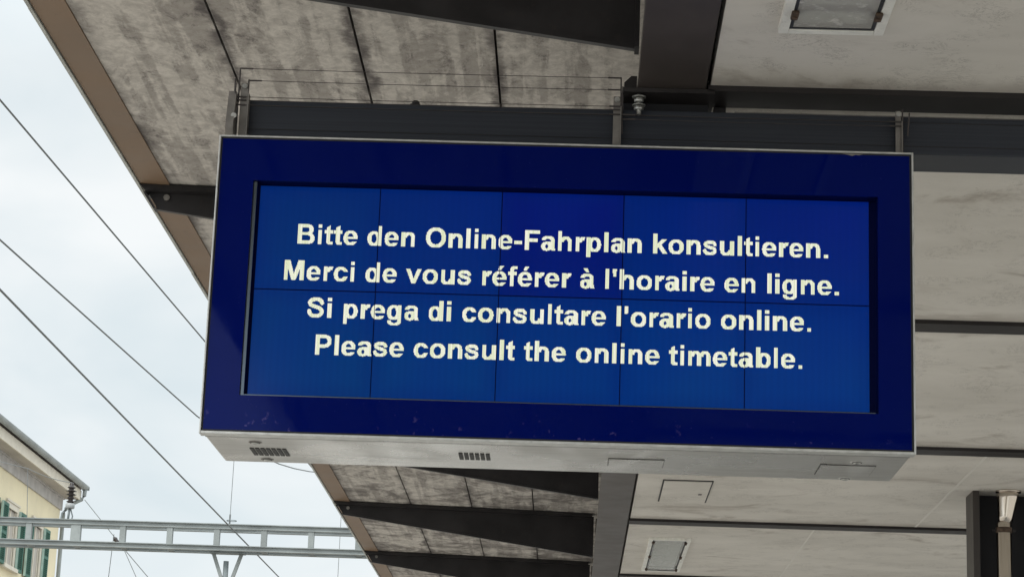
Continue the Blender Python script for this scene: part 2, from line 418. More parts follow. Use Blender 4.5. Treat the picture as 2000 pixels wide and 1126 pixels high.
# support column: H section, flanges to the sides, pipe recess facing the camera
col = empty('support_column', 'brown grey steel column with a black recess behind the drainpipe', 'column', loc=(0, 0, 0))
B().box(2.052, 2.086, 11.62, 11.83, 0, ZC-.001, .003).make('flange', 'column', col)
B().box(2.414, 2.448, 11.62, 11.83, 0, ZC-.001, .003).make('flange', 'column', col)
B().box(2.087, 2.413, 11.76, 11.79, 0, ZC-.002).make('web', 'cavity', col)  # near-black web: shade of the recess put into its colour
# stainless drainpipe with funnel collar
pipe = empty('drain_pipe', 'shiny stainless drainpipe with a flared collar in front of the dark column', 'drainpipe', loc=(0, 0, 0))
px, py = 2.205, 11.605
e = B(); e.lathe((px, py, 0), [(.039, 0), (.039, Z(1.83)), (.036, Z(1.835))], 28); e.make('pipe', 'pipe', pipe)
e = B()
n = 28; rings = []
for t in range(6):
    f = t/5; z = Z(1.83) + f*(.165); cx_ = px + .006 + .020*f; r = .036 + .024*f**1.2
    rings.append([e.bm.verts.new((cx_ + r*math.cos(2*math.pi*k/n), py + r*math.sin(2*math.pi*k/n), z)) for k in range(n)])
for i in range(5):
    for k in range(n):
        e.bm.faces.new((rings[i][k], rings[i][(k+1) % n], rings[i+1][(k+1) % n], rings[i+1][k])).smooth = True
e.bm.faces.new(rings[-1]); e.bm.faces.new(rings[0][::-1])
e.make('collar', 'pipe', pipe)
e = B(); e.lathe((px+.027, py, Z(1.995)), [(.060, -.006), (.065, -.004), (.065, .004), (.05, .0045)], 28); e.make('rim', 'pipe', pipe)
e = B(); e.lathe((px, py, Z(1.795)), [(.0395, -.014), (.0415, -.012), (.0415, .012), (.0395, .014)], 28)
cl = e.make('clamp', 'rust', pipe)
for q in (-.050, .050):
    e = B(); e.box(px+q-.009, px+q+.009, py-.012, py+.012, Z(1.788), Z(1.801), .003); e.make('clamp_ear', 'flange', cl)

# ------------------------------------------------------------------ ceiling lamps
def lamp(label):
    t = empty('ceiling_lamp', label, 'lamp', 'recessed lamps in the canopy ceiling')
    W, L, f, zb = .252, 1.445, .024, -.016
    e = B()
    e.box(0, f, 0, L, zb, .002, .002); e.box(W-f, W, 0, L, zb, .002, .002)
    e.box(f+.0005, W-f-.0005, 0, f, zb, .002, .002); e.box(f+.0005, W-f-.0005, L-f, L, zb, .002, .002)
    e.make('frame', 'lampframe', t)
    e = B(); g = .007; a = f + .001
    e.box(a, a+g, a, L-a, zb+.003, .0025); e.box(W-a-g, W-a, a, L-a, zb+.003, .0025)
    e.box(a+g, W-a-g, a, a+g, zb+.003, .0025); e.box(a+g, W-a-g, L-a-g, L-a, zb+.003, .0025)
    e.make('gasket', 'gasket', t)
    a = f+.009
    B().box(a, W-a, a, L-a, zb+.005, zb+.008).make('pane', 'lampglass', t)
    e = B(); e.box(f+.02, W-f-.02, f+.02, L-.16, -.003, -.0005); e.box(f+.02, W-f-.02, L-.115, L-f-.02, -.003, -.0005)
    e.make('reflector', 'reflector', t)
    B().box(a, W-a, a, L-a, .0, .0012).make('back_plate', 'gasket', t)
    e = B(); e.tube([(W*.5, f+.05, -.0055), (W*.5, L-.18, -.0055)], .0025, 8); e.make('tube', 'tube', t)
    for yy in (.09, L*.5, L-.13):
        for xx in (f+.004, W-f-.004):
            e = B(); e.box(xx-.009, xx+.009, yy-.022, yy+.022, zb-.009, zb+.001, .004); e.lathe((xx, yy, zb-.008), [(.006, -.006), (.006, 0)], 8)
            e.make('clip', 'rust', t)
    return t
l1 = lamp('white framed recessed lamp with clear glass in the ceiling above the display')
l1.location = (.459, 3.70, ZC-.001)
l2 = copy_tree(l1); l2['label'] = 'small far recessed lamp with dull grey glass below the access hatch'
l2.location = (.459, 13.62, ZC-.001)

# ------------------------------------------------------------------ mounting beam and its fixings
BZ0, BZ1 = Z(1.842), Z(1.944)
beam = empty('mounting_beam', 'long dark grey box beam bolted under the girder carrying the display', 'beam', loc=(0, 0, 0))
e = B(); e.box(-.905, 3.95, 5.62, 5.77, BZ0, BZ1, .004); bo = e.make('beam_body', 'beam', beam)
e = B(); e.box(-.905, 3.95, 5.6185, 5.6195, BZ0+.021, BZ0+.0225); e.box(-.905, 3.95, 5.6185, 5.6195, BZ1-.017, BZ1-.0155); e.make('groove', 'steel', bo)
e = B(); e.prism([(5.56, Z(1.845)), (5.615, Z(1.80)), (5.63, Z(1.80)), (5.63, Z(1.955)), (5.585, Z(1.955))], 'x', -.932, -.912)
ep = e.make('end_plate', 'bracket', beam)
e = B(); e.lathe((-.913, 5.572, Z(1.883)), [(.0075, -.004), (.0075, 0), (.004, .002)], 12, 'y'); e.make('screw', 'zinc', ep)
e = B(); e.box(-.461, -.434, 5.64, 5.67, BZ1, BZ1+.009, .002); e.lathe((-.4475, 5.655, BZ1+.009), [(.0105, 0), (.0105, .010), (.007, .012)], 6); e.make('bolt', 'steel', beam)
# bearing plate under the girder and hanging bolts
e = B(); e.prism([(.098, 5.572), (.335, 5.572), (.335, 5.80), (.098, 5.80), (.088, 5.70)], 'z', Z(1.977), Z(1.9885)); pl = e.make('bearing_plate', 'flange', beam)
e = B(); e.prism([(.100, Z(1.9895)), (.133, Z(1.9895)), (.133, Z(2.03)), (.118, Z(2.03)), (.100, Z(2.012))], 'y', 5.60, 5.76); e.make('gusset', 'flange', pl)
B().box(.100, .322, 5.66, 5.78, BZ1+.001, Z(1.976)).make('spacer_block', 'cavity', beam)
e = B(); bx, by = .139, 5.592
e.lathe((bx, by, 0), [(.0065, Z(1.921)), (.0065, Z(1.976))], 12)
for zz in (1.9555, 1.9335):
    e.lathe((bx, by, Z(zz)), [(.0115, 0), (.0125, .0015), (.0125, .0095), (.0115, .011)], 6)
e.lathe((bx, by, Z(1.9675)), [(.018, 0), (.018, .003)], 20); e.lathe((bx, by, Z(1.9455)), [(.017, 0), (.017, .0025)], 20)
e.make('hanging_bolt', 'zinc', beam)
e = B(); e.box(.34, .372, 5.70, 5.73, BZ1, Z(1.984)); e.make('clip', 'steel', beam)
e = B(); e.box(.39, 3.95, 5.626, 5.634, BZ1+.0005, BZ1+.004); e.make('top_trim', 'bracket', beam)

# ------------------------------------------------------------------ information display
YS = 5.5
X0, X1, Z0, Z1 = -.9335, .8345, Z(1.030), Z(1.806)
disp = empty('passenger_information_display', 'large blue passenger display with four lines of lit text hung under the canopy', 'display', loc=(0, 0, 0))
D = YS + .405
# silver rim: a shallow frame standing just proud of the housing
e = B(); t_ = .0045
for a in ((X0, X0+t_, Z0, Z1), (X1-t_, X1, Z0, Z1), (X0+t_+.0002, X1-t_-.0002, Z1-t_, Z1), (X0+t_+.0002, X1-t_-.0002, Z0, Z0+.0065)):
    e.box(a[0], a[1], YS-.004, YS+.035, a[2], a[3], .0012)
e.make('rim', 'rim', disp)
e = B(); g = .004
for a in ((X0+t_, X0+t_+g, Z0+.006, Z1-t_), (X1-t_-g-.001, X1-t_, Z0+.006, Z1-t_), (X0+t_+g, X1-t_-g-.001, Z1-t_-g, Z1-t_), (X0+t_+g, X1-t_-g-.001, Z0+.0065, Z0+.0115)):
    e.box(a[0], a[1], YS+.0015, YS+.012, a[2], a[3])
e.make('seal', 'black', disp)
# housing with cut back lower corners at the rear
hz = Z0 + .003
e = B()
e.box(X0+.007, X1-.007, YS+.062, D, hz, Z1-.008, .005)
e.box(X0+.007, X1-.007, YS+.0355, YS+.0615, hz, hz+.003); e.box(X0+.007, X1-.007, YS+.0355, YS+.0615, Z1-.011, Z1-.008)
e.box(X0+.007, X0+.010, YS+.0355, YS+.0615, hz+.0035, Z1-.0115); e.box(X1-.010, X1-.007, YS+.0355, YS+.0615, hz+.0035, Z1-.0115)
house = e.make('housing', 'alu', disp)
e = B(); e.box(X0+.009, X1-.009, YS+.037, YS+.047, hz-.0015, hz+.01); e.make('groove', 'steel', house)
# navy glass bezel with the screen opening
OX0, OX1, OZ0, OZ1 = -.840, .7445, Z(1.130), Z(1.6885)
GX0, GX1, GZ0, GZ1 = X0+t_+g, X1-t_-g-.001, Z0+.0115, Z1-t_-g
e = B()
yb = YS + .002
o_ = [(GX0, GZ0), (GX1, GZ0), (GX1, GZ1), (GX0, GZ1)]; i_ = [(OX0, OZ0), (OX1, OZ0), (OX1, OZ1), (OX0, OZ1)]
for q in range(4):
    a, b = o_[q], o_[(q+1) % 4]; c, d = i_[(q+1) % 4], i_[q]
    v0 = [e.bm.verts.new((p[0], yb, p[1])) for p in (a, b, c, d)]; e.bm.faces.new(v0)
    v1 = [e.bm.verts.new((p[0], yb+.006, p[1])) for p in (a, b, c, d)]; e.bm.faces.new(v1[::-1])
    e.bm.faces.new((v0[3], v0[2], v1[2], v1[3])); e.bm.faces.new((v0[1], v0[0], v1[0], v1[1]))
bmesh.ops.remove_doubles(e.bm, verts=e.bm.verts, dist=1e-5)
e.make('glass_bezel', 'navy', disp)
# recessed reveal round the screen, with a narrow metal lip
e = B(); yr = YS + .048
e.box(OX0-.006, OX0-.0005, yb+.0065, yr, OZ0, OZ1); e.box(OX1+.0005, OX1+.006, yb+.0065, yr, OZ0, OZ1)
e.box(OX0-.006, OX1+.006, yb+.0065, yr, OZ1+.0005, OZ1+.006); e.box(OX0-.006, OX1+.006, yb+.0065, yr, OZ0-.006, OZ0-.0005)
e.box(OX0-.006, OX1+.006, yr+.0005, yr+.004, OZ0-.006, OZ1+.006)
rv = e.make('reveal', 'reveal', disp)
e = B()
e.box(OX0, OX0+.009, yb+.010, yb+.016, OZ0, OZ1); e.box(OX0+.0091, OX1-.0061, yb+.010, yb+.016, OZ0, OZ0+.0045)
e.make('lip', 'lip', rv)
# ten liquid crystal panels
SX = [-.8275, -.518, -.2055, .1055, .4165, .7285]; SZ = [Z(1.1405), Z(1.4145), Z(1.6885)]
top = [(0, .03, .15, .10), (0, .012, .15, .30), (0, .0012, .125, .72), (0, .016, .16, .35), (0, .011, .145, .35)]
bot = [(0, .03, .14, .15), (0, .03, .17, .15), (0, .020, .165, .25), (0, .032, .18, .2), (0, .026, .175, .2)]
yp = YS + .045
for r_, (row, za, zb) in enumerate(((bot, SZ[0], SZ[1]), (top, SZ[1], SZ[2]))):
    for i in range(5):
        s_ = .0013
        e = B(); e.box(SX[i]+s_, SX[i+1]-s_, yp, yp+.0025, za+s_*1.3, zb-s_*1.3)
        e.make('lcd_panel', lcd('lcd_blue_%d%d' % (r_, i), row[i], (SX[i]+SX[i+1])/2, (za+zb)/2), disp)
# --- lettering: bold dot-matrix characters; each letter is a set of inside-tests in em units, sampled at the panel's pixel pitch
def rect(x0, x1, y0, y1): return lambda x, y: x0 <= x <= x1 and y0 <= y <= y1
def ell(cx, cy, rx, ry, p=2.25): return lambda x, y: (abs(x-cx)/rx)**p + (abs(y-cy)/ry)**p <= 1
def ring(cx, cy, rx, ry, tx=.14, ty=.112, p=2.25):
    o, i = ell(cx, cy, rx, ry, p), ell(cx, cy, rx-tx, ry-ty, 2.1); return lambda x, y: o(x, y) and not i(x, y)
def poly(*pts):
    def f(x, y):
        r = False; j = len(pts)-1
        for i in range(len(pts)):
            (xi, yi), (xj, yj) = pts[i], pts[j]
            if (yi > y) != (yj > y) and x < (xj-xi)*(y-yi)/(yj-yi) + xi: r = not r
            j = i
        return r
    return f
def stroke(h, *pts):
    # smooth centre line (Catmull-Rom), then distance to it
    P = []
    for i in range(len(pts)-1):
        a, b, c, d = pts[max(i-1, 0)], pts[i], pts[i+1], pts[min(i+2, len(pts)-1)]
        for k in range(6):
            t = k/6; P.append(tuple(.5*(2*b[q] + (c[q]-a[q])*t + (2*a[q]-5*b[q]+4*c[q]-d[q])*t*t + (3*b[q]-a[q]-3*c[q]+d[q])*t**3) for q in (0, 1)))
    P.append(pts[-1])
    def f(x, y):
        for (ax, ay), (bx, by) in zip(P[:-1], P[1:]):
            dx, dy = bx-ax, by-ay; t = max(0, min(1, ((x-ax)*dx + (y-ay)*dy)/(dx*dx+dy*dy+1e-9)))
            if (x-ax-t*dx)**2 + (y-ay-t*dy)**2 <= h*h: return True
        return False
    return f
def U(*fs): return lambda x, y: any(f(x, y) for f in fs)
def AND(f, g): return lambda x, y: f(x, y) and g(x, y)
def SUB(f, g): return lambda x, y: f(x, y) and not g(x, y)
def arch(x1, cx, rx): return U(AND(ring(cx, .325, rx, .206, .137, .112), lambda x, y: y > .325), rect(x1-.137, x1, 0, .33))
XH = .519
g_n = U(rect(.065, .202, 0, XH), arch(.543, .335, .208))
g_e = U(SUB(ring(.276, .259, .244, .271, .14, .105), lambda x, y: x > .276 and .135 < y < .222), AND(rect(.10, .520, .218, .305), ell(.276, .259, .244, .271)))
g_a = U(AND(ring(.272, .365, .228, .166, .137, .105), lambda x, y: y > .365), rect(.363, .500, .09, .37), poly((.363, .10), (.500, .12), (.532, 0), (.395, 0)),
        AND(ring(.222, .152, .188, .166, .137, .098), lambda x, y: x < .40), rect(.222, .37, .222, .315), )
def dglyph(stem_lo, stem_hi): return U(AND(ring(.266, .259, .226, .271, .138, .108), lambda x, y: x < .45), rect(.403, .540, stem_lo, stem_hi))
def mirror(f, wd): return lambda x, y: f(wd - x, y)
GL = {
 'o': ring(.306, .259, .266, .271), 'e': g_e, 'a': g_a, 'n': g_n,
 'c': SUB(ring(.290, .259, .247, .271), lambda x, y: x > .33 and .180 < y < .342),
 'h': U(rect(.066, .203, 0, .716), g_n), 'u': lambda x, y: g_n(.611-x, XH-y),
 'm': U(rect(.061, .198, 0, XH), arch(.512, .325, .187), arch(.830, .640, .190)),
 'r': U(rect(.066, .203, 0, XH), AND(ring(.345, .315, .20, .215, .137, .125), lambda x, y: y > .33 and x < .400 - (.53-y)*.28)),
 't': U(rect(.085, .222, .12, .62), poly((.085, .60), (.222, .60), (.222, .700), (.085, .618)), rect(.010, .312, .412, XH),
        AND(ring(.240, .135, .155, .147, .137, .112), lambda x, y: y < .14 and x < .25), rect(.24, .312, -.010, .102)),
 'f': U(rect(.082, .219, 0, .58), rect(.012, .318, .412, XH), AND(ring(.245, .57, .163, .158, .137, .108), lambda x, y: y > .57 and x < .26), rect(.255, .345, .622, .727)),
 'l': rect(.072, .209, 0, .716), 'i': U(rect(.072, .209, 0, XH), rect(.072, .209, .592, .716)), '.': rect(.071, .208, 0, .137), '-': rect(.040, .300, .190, .325),
 'd': dglyph(0, .716), 'b': mirror(dglyph(0, .716), .609), 'p': mirror(dglyph(-.198, XH), .609),
 'g': U(dglyph(-.03, XH), AND(ring(.295, -.035, .245, .175, .137, .095), lambda x, y: y < -.035)),
 'k': U(rect(.066, .203, 0, .716), poly((.18, .165), (.18, .325), (.372, XH), (.538, XH), (.28, .26)), poly((.235, .245), (.335, .345), (.560, 0), (.398, 0))),
 's': stroke(.060, (.440, .375), (.385, .452), (.270, .470), (.140, .440), (.112, .375), (.165, .315), (.275, .275), (.400, .232), (.440, .150), (.390, .075), (.270, .048), (.140, .072), (.085, .160)),
 'S': stroke(.068, (.540, .525), (.475, .632), (.325, .660), (.165, .618), (.118, .530), (.170, .445), (.325, .388), (.490, .318), (.545, .205), (.480, .098), (.325, .056), (.160, .102), (.104, .228)),
 'v': poly((.010, XH), (.156, XH), (.279, .165), (.402, XH), (.547, XH), (.342, 0), (.215, 0)),
 'B': SUB(U(rect(.073, .43, 0, .716), ell(.42, .530, .205, .186), ell(.44, .200, .237, .200)), U(rect(.215, .40, .435, .602), ell(.40, .518, .085, .0835), rect(.215, .42, .116, .318), ell(.42, .217, .112, .101))),
 'P': SUB(U(rect(.073, .217, 0, .716), rect(.073, .40, .262, .716), ell(.39, .489, .232, .227)), U(rect(.217, .38, .380, .598), ell(.38, .489, .098, .109))),
 'F': U(rect(.073, .217, 0, .716), rect(.073, .580, .595, .716), rect(.073, .525, .300, .418)),
 'O': ring(.389, .358, .346, .370, .147, .122),
 'M': U(rect(.071, .207, 0, .716), rect(.627, .763, 0, .716), poly((.10, .716), (.277, .716), (.417, .230), (.557, .716), (.734, .716), (.483, 0), (.351, 0))),
 '\u00e9': U(g_e, poly((.215, .575), (.315, .575), (.430, .735), (.275, .735))), '\u00e0': U(g_a, poly((.345, .575), (.245, .575), (.120, .735), (.275, .735))),
 "'": poly((.045, .716), (.190, .716), (.165, .450), (.070, .450)), ' ': lambda x, y: False}
BOX = dict(B=(.722,.073,.677), i=(.278,.072,.209), t=(.333,.010,.316), e=(.556,.032,.520), d=(.611,.042,.540), n=(.611,.065,.543), O=(.778,.043,.734),
    l=(.278,.072,.209), F=(.611,.073,.580), a=(.556,.034,.532), h=(.611,.066,.544), r=(.389,.066,.400), p=(.611,.066,.570), k=(.556,.066,.560), o=(.611,.040,.572),
    s=(.556,.023,.515), u=(.611,.066,.545), M=(.833,.071,.763), c=(.556,.043,.537), v=(.556,.010,.547), f=(.333,.012,.345), S=(.667,.036,.614), g=(.611,.043,.541),
    P=(.667,.073,.622), m=(.889,.061,.830), b=(.611,.066,.570))
BOX.update({'-': (.333,.040,.300), '.': (.278,.071,.208), "'": (.238,.045,.190), ' ': (.278,0,0), '\u00e9': (.556,.032,.520), '\u00e0': (.556,.034,.532)})
PIX = .00180
def clip(a, b):
    # the hairline seams between the panels stay dark
    for q in SX[1:-1]:
        if a < q + .0007 and b > q - .0007:
            if q - a > b - q: b = max(a + .0003, q - .0007)
            else: a = min(b - .0003, q + .0007)
    return a, b
def message(text, xl, xr, zb, cap=.0515):
    em = cap/.716
    adv = []; x = 0.0
    for ch in text: adv.append(x); x += BOX[ch][0]
    first = BOX[text[0]][1]; last = adv[-1] + BOX[text[-1]][2]
    ex = (xr-xl)/(last-first)                 # horizontal em
    e = None; y = yp - .0012
    j0, j1 = int(-.22*em/PIX) - 1, int(.74*em/PIX) + 1
    for ch, ax in zip(text, adv):
        if ch == ' ':
            e.make('message_word', 'text', disp); e = None; continue
        e = e or B()
        T = GL[ch]; gx0, gx1 = BOX[ch][1:]
        i0 = int((xl + (ax+gx0-first)*ex)/PIX) - 2; i1 = int((xl + (ax+gx1-first)*ex)/PIX) + 2
        for i in range(i0, i1+1):
            xc = (i+.5)*PIX
            gx = (xc-xl)/ex + first - ax; run = None
            for j in range(j0, j1+2):
                hit = j <= j1 and T(gx, (j+.5)*PIX/em)
                if hit and run is None: run = j
                if not hit and run is not None:
                    xa, xb = clip((i+.04)*PIX, (i+.96)*PIX); za, zc = zb + run*PIX, zb + j*PIX
                    e.bm.faces.new([e.bm.verts.new(p) for p in ((xa, y, za), (xb, y, za), (xb, y, zc), (xa, y, zc))]); run = None
    return e.make('message_word', 'text', disp)
for tx, xl, xr, zb in (('Bitte den Online-Fahrplan konsultieren.', -.724, .624, 1.5355), ("Merci de vous r\u00e9f\u00e9rer \u00e0 l'horaire en ligne.", -.753, .651, 1.4395),
                       ("Si prega di consultare l'orario online.", -.688, .582, 1.3435), ('Please consult the online timetable.', -.662, .560, 1.2475)):
    message(tx, xl, xr, Z(zb))
# --- underside fittings
ub = hz
def vent(xa, xb, ya, yb_, n, sh):
    e = B()
    for k in range(n):
        x = xa + (xb-xa)*k/n; wd = (xb-xa)/n*.74
        for q in range(5):
            yy = ya + (yb_-ya)*q/5
            dx = sh*q/5
            e.box(x+dx, x+wd+dx, yy, yy+(yb_-ya)/5*.86, ub-.0022, ub+.004)
    return e.make('vent_grille', 'ventdark', house)
vent(-.834, -.737, 5.695, 5.795, 7, -.0)
vent(-.298, -.215, 5.682, 5.765, 6, -.0)
for sx_, sy in ((-.809, 5.616), (-.809, 5.856), (.707, 5.639), (.706, 5.878)):
    e = B(); e.lathe((sx_, sy, ub), [(.0165, .002), (.0170, -.0010), (.0160, -.0016), (.0105, -.0016)], 24); wa = e.make('washer', 'bracket' if sx_ < 0 else 'rim', house)
    e = B(); e.lathe((sx_, sy, ub), [(.0095, -.001), (.0098, -.0030), (.0082, -.0048), (.0045, -.0052), (.0038, -.0036), (.0005, -.0036)], 20); e.make('screw', 'zinc', wa)
    e = B(); e.lathe((sx_, sy, ub), [(.0132, -.0014), (.0132, -.0020)], 24); e.make('shadow_gap', 'black', wa)
for xa, xb, ya, yb_ in ((.085, .225, 5.690, 5.790), (.622, .760, 5.685, 5.825)):
    B().box(xa-.0016, xb+.0016, ya-.003, yb_+.003, ub-.0012, ub+.004).make('hatch_gap', 'ventdark', house)
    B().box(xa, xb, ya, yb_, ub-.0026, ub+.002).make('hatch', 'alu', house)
# --- hangers from the beam
for k, (xa, xb, zt) in enumerate(((-.903, -.876, 1.983), (.073, .098, 1.972), (.805, .826, 1.952))):
    e = B(); zb_ = Z1 - .010
    e.box(xa, xb-.007, 5.598, 5.603, zb_, Z(zt), .001); e.box(xb-.0068, xb-.004, 5.590, 5.6175, zb_, Z(zt)-.03)
    h = e.make('hanger', 'bracket', disp)
    e = B(); e.lathe(((xa+xb)/2-.003, 5.5975, Z(zt)-.010), [(.007, -.005), (.007, 0), (.004, .002)], 12, 'y'); e.make('screw', 'zinc', h)
# scuffs: chipped corners of the rim
e = B(); e.prism([(.668, Z1-.0085), (.680, Z1-.0115), (.690, Z1-.0085), (.698, Z1-.0095), (.708, Z1-.006), (.655, Z1-.006)], 'y', YS+.0002, YS+.0012); e.make('scuff', 'bracket', disp)

# ------------------------------------------------------------------ bird wire on the beam
bw = empty('bird_wire', 'thin bird deterrent wires strung between small posts above the display', 'bird wire', loc=(0, 0, 0))
def post(pts, r=.0022): B().tube(pts, r, 6).make('post', 'wire', bw)
post([(-.9085, 5.600, Z(1.93)), (-.9085, 5.600, Z(2.025))]); post([(-.884, 5.600, Z(1.90)), (-.884, 5.600, Z(1.993))])
post([(-.922, 5.615, Z(1.92)), (-.922, 5.615, Z(2.000))]); post([(-.915, 5.585, Z(1.90)), (-.9155, 5.585, Z(1.978))])
post([(.0925, 5.600, Z(1.95)), (.0915, 5.600, Z(2.025))]); post([(.0965, 5.600, Z(1.87)), (.0965, 5.600, Z(2.000))])
post([(.823, 5.60, Z(1.84)), (.823, 5.60, Z(1.957))]); post([(.836, 5.60, Z(1.885)), (.840, 5.592, Z(1.945))])
def strung(xa, xb, y, z):
    e = B(); sag = .004
    pts = [(xa + (xb-xa)*k/14, y, Z(z) - sag*4*(k/14)*(1-k/14)*.4) for k in range(15)]
    e.tube(pts, .0009, 5)
    e.tube([(xa, y, Z(z)), (xa+.034, y, Z(z))], .0022, 6); e.tube([(xb-.034, y, Z(z)), (xb, y, Z(z))], .0022, 6)
    e.make('wire', 'wire', bw)
strung(-.9085, .0915, 5.600, 2.0235); strung(-.884, .0915, 5.600, 1.9905)
for z_ in (1.943, 1.934, 1.921): strung(-.922, .0965, 5.594, z_)
for z_ in (1.921, 1.909): strung(.0965, .823, 5.594, z_)

# ------------------------------------------------------------------ railway portal behind
YT = 30.0
por = empty('catenary_portal', 'grey galvanised lattice portal beam spanning the tracks beyond the canopy', 'portal', loc=(0, 0, 0))
XT0, XT1 = -8.9, 8.0
def chord(y, z0, z1, name):
    e = B()
    e.box(XT0, XT1, y, y+.075, z1-.012, z1); e.box(XT0, XT1, y+.030, y+.042, z0+.0125, z1-.0125); e.box(XT0, XT1, y, y+.075, z0, z0+.012)
    return e.make(name, 'galv', por)
for dy, s in ((0, 0), (.30, 0)):
    chord(YT+dy, Z(4.335), Z(4.405), 'chord'); chord(YT+dy, Z(4.045), Z(4.115), 'chord')
for k in range(-2, 24):
    x = -7.29 + .6325*k
    e = B(); wd = .075 if k != 1 else .13
    e.box(x-wd/2, x+wd/2, YT+.012, YT+.022, Z(4.1155), Z(4.3345)); e.box(x-wd/2, x-wd/2+.010, YT+.0225, YT+.10, Z(4.1155), Z(4.3345)); e.box(x+wd/2-.010, x+wd/2, YT+.0225, YT+.10, Z(4.1155), Z(4.3345))
    e.make('batten', 'galv', por)
    e = B(); e.box(x-.04, x+.04, YT+.076, YT+.299, Z(4.05), Z(4.06)); e.make('tie_plate', 'galvdark', por)
B().box(-9.2, -8.9, YT+.05, YT+.5, -.55, Z(4.6)).make('mast', 'galv', por)
B().box(8.0, 8.3, YT+.05, YT+.5, -.55, Z(4.6)).make('mast', 'galv', por)
# V shaped drop bracket under the portal
vb = empty('drop_bracket', 'V shaped steel drop bracket hanging under the portal beam', 'bracket', loc=(0, 0, 0))
zt = Z(4.044)
B().bar((-4.815, YT+.2, zt-.01), (-4.645, YT+.2, zt-.46), .045, .05).make('strut', 'galv', vb)
B().bar((-4.435, YT+.2, zt-.01), (-4.58, YT+.2, zt-.46), .045, .05).make('strut', 'galv', vb)
B().box(-4.86, -4.39, YT+.10, YT+.30, zt-.016, zt-.001).make('head_plate', 'galvdark', vb)
e = B(); e.tube([(-4.637, YT+.2, zt-.115), (-4.625, YT+.2, zt-2.4)], .036, 12); e.make('hanging_tube', 'galvdark', vb)
# insulator standing on the portal
ins = empty('post_insulator', 'dark brown ribbed insulator standing on the portal beam before the yellow house', 'insulator', loc=(0, 0, 0))
ix, iy, iz = -6.80, YT+.2, Z(4.406)
e = B(); prof = [(.022, .24)]
for k in range(5):
    h = .245 + k*.048
    prof += [(.035, h), (.075 if k in (2, 3) else .058, h+.012), (.060 if k in (2, 3) else .05, h+.020), (.032, h+.030)]
prof += [(.03, .49), (.02, .52)]
e.lathe((ix, iy, iz), prof, 20); e.make('ribbed_body', 'ceramic', ins)
e = B(); e.lathe((ix, iy, iz), [(.05, .165), (.062, .175), (.062, .225), (.045, .238)], 16); e.make('cap', 'whitecer', ins)
e = B(); e.tube([(ix-.11, iy, iz), (ix-.10, iy, iz+.10), (ix-.05, iy, iz+.17)], .014, 6); e.tube([(ix-.015, iy, iz), (ix-.005, iy, iz+.165)], .016, 8); e.tube([(ix+.03, iy, iz), (ix+.045, iy, iz+.06), (ix+.01, iy, iz+.165)], .010, 6)
e.make('foot', 'galvdark', ins)
# ring on the portal that carries a dropper
rg = empty('dropper_ring', 'small wire ring with a dropper rod standing on the portal beam', 'ring', loc=(0, 0, 0))
e = B(); rr = [(-4.60 + .065*math.cos(a*math.pi/10), YT+.2 + .065*math.sin(a*math.pi/10), Z(4.475)) for a in range(21)]; e.tube(rr, .006, 6, False); e.make('ring', 'galvdark', rg)
e = B(); e.tube([(-4.625, YT+.2, Z(4.40)), (-4.625, YT+.2, Z(4.56))], .012, 6); e.tube([(-4.625, YT+.2, Z(4.55)), (-4.62, YT+.2, Z(5.75))], .0045, 5); e.make('rod', 'cable', rg)
# overhead wires
def wire(pts, r, label, group='overhead railway wires', sag=0.0, n=24):
    P = []
    for a, b in zip(pts[:-1], pts[1:]):
        a, b = Vector(a), Vector(b)
        for k in range(n):
            f = k/n; p = a.lerp(b, f); p.z -= sag*4*f*(1-f); P.append(p)
    P.append(Vector(pts[-1]))
    return tag(B().tube(P, r, 6).make('overhead_wire', 'cable'), label, 'wire', group)
def ext(a, b, ta, tb):
    a, b = Vector(a), Vector(b); return [tuple(a + (b-a)*ta), tuple(a + (b-a)*tb)]
wire(ext((-3.361, 12.254, Z(4.2)), (-3.112, 18.175, Z(4.2)), -1.0, 4.5), .0062, 'upper overhead wire nearest the canopy edge, meeting the display at mid height')
W2 = ext((-4.096, 15.283, Z(4.2)), (-3.684, 21.537, Z(4.2)), -1.0, 1.0) + [(-3.551, 23.6, Z(4.285)), (-3.384, 25.5, Z(4.448)), (-3.306, 26.3, Z(4.538)), (-3.229, 27.2, Z(4.662)), (-3.098, 28.6, Z(4.884)), (-2.6, 33, Z(5.6))]
wire(W2, .0068, 'middle overhead wire that meets the lower half of the display', n=3)
wire(ext((-4.445, 16.719, Z(4.2)), (-4.399, 33.931, Z(4.2)), -.5, 3.0), .0095, 'lowest and thickest overhead wire, passing in front of the portal beam')
# far wires with a strain insulator
e1, e2, e3 = Vector((-9.85, 45, Z(7.0))), Vector((-9.25, 45, Z(6.28))), Vector((-8.99, 45, Z(6.05)))
wire([e1, e3], .008, 'short sloping wire running down from the house eaves behind the portal')
wire([e3, (-8.62, 45, Z(5.35))], .0075, 'left of the two thin wires fanning out below the portal beam')
wire([e3, (-8.32, 45, Z(5.35))], .0095, 'right of the two thin wires fanning out below the portal beam')
si = B(); si.lathe((0, 0, 0), [(.02, -.17), (.05, -.12), (.035, -.07), (.05, -.02), (.035, .03), (.05, .08), (.02, .14)], 12)
so = si.make('strain_insulator', 'ceramic'); so.location = e2.lerp(e3, .62); so.rotation_euler = (e3-e1).to_track_quat('Z', 'Y').to_euler()
tag(so, 'tiny dark strain insulator on the wire seen through the portal lattice', 'insulator')
wire([(-8.90, YT+.2, Z(5.50)), (-7.418, YT+.2, Z(5.10)), (ix, iy, iz+.52)], .0055, 'slack wire from the insulator crossing the grey house eaves', sag=.03)
wire([(-7.418, YT+.2, Z(5.10)), (-7.37, YT+.2, Z(4.42))], .0045, 'thin dropper hanging from the slack wire before the yellow wall', 'vertical droppers')
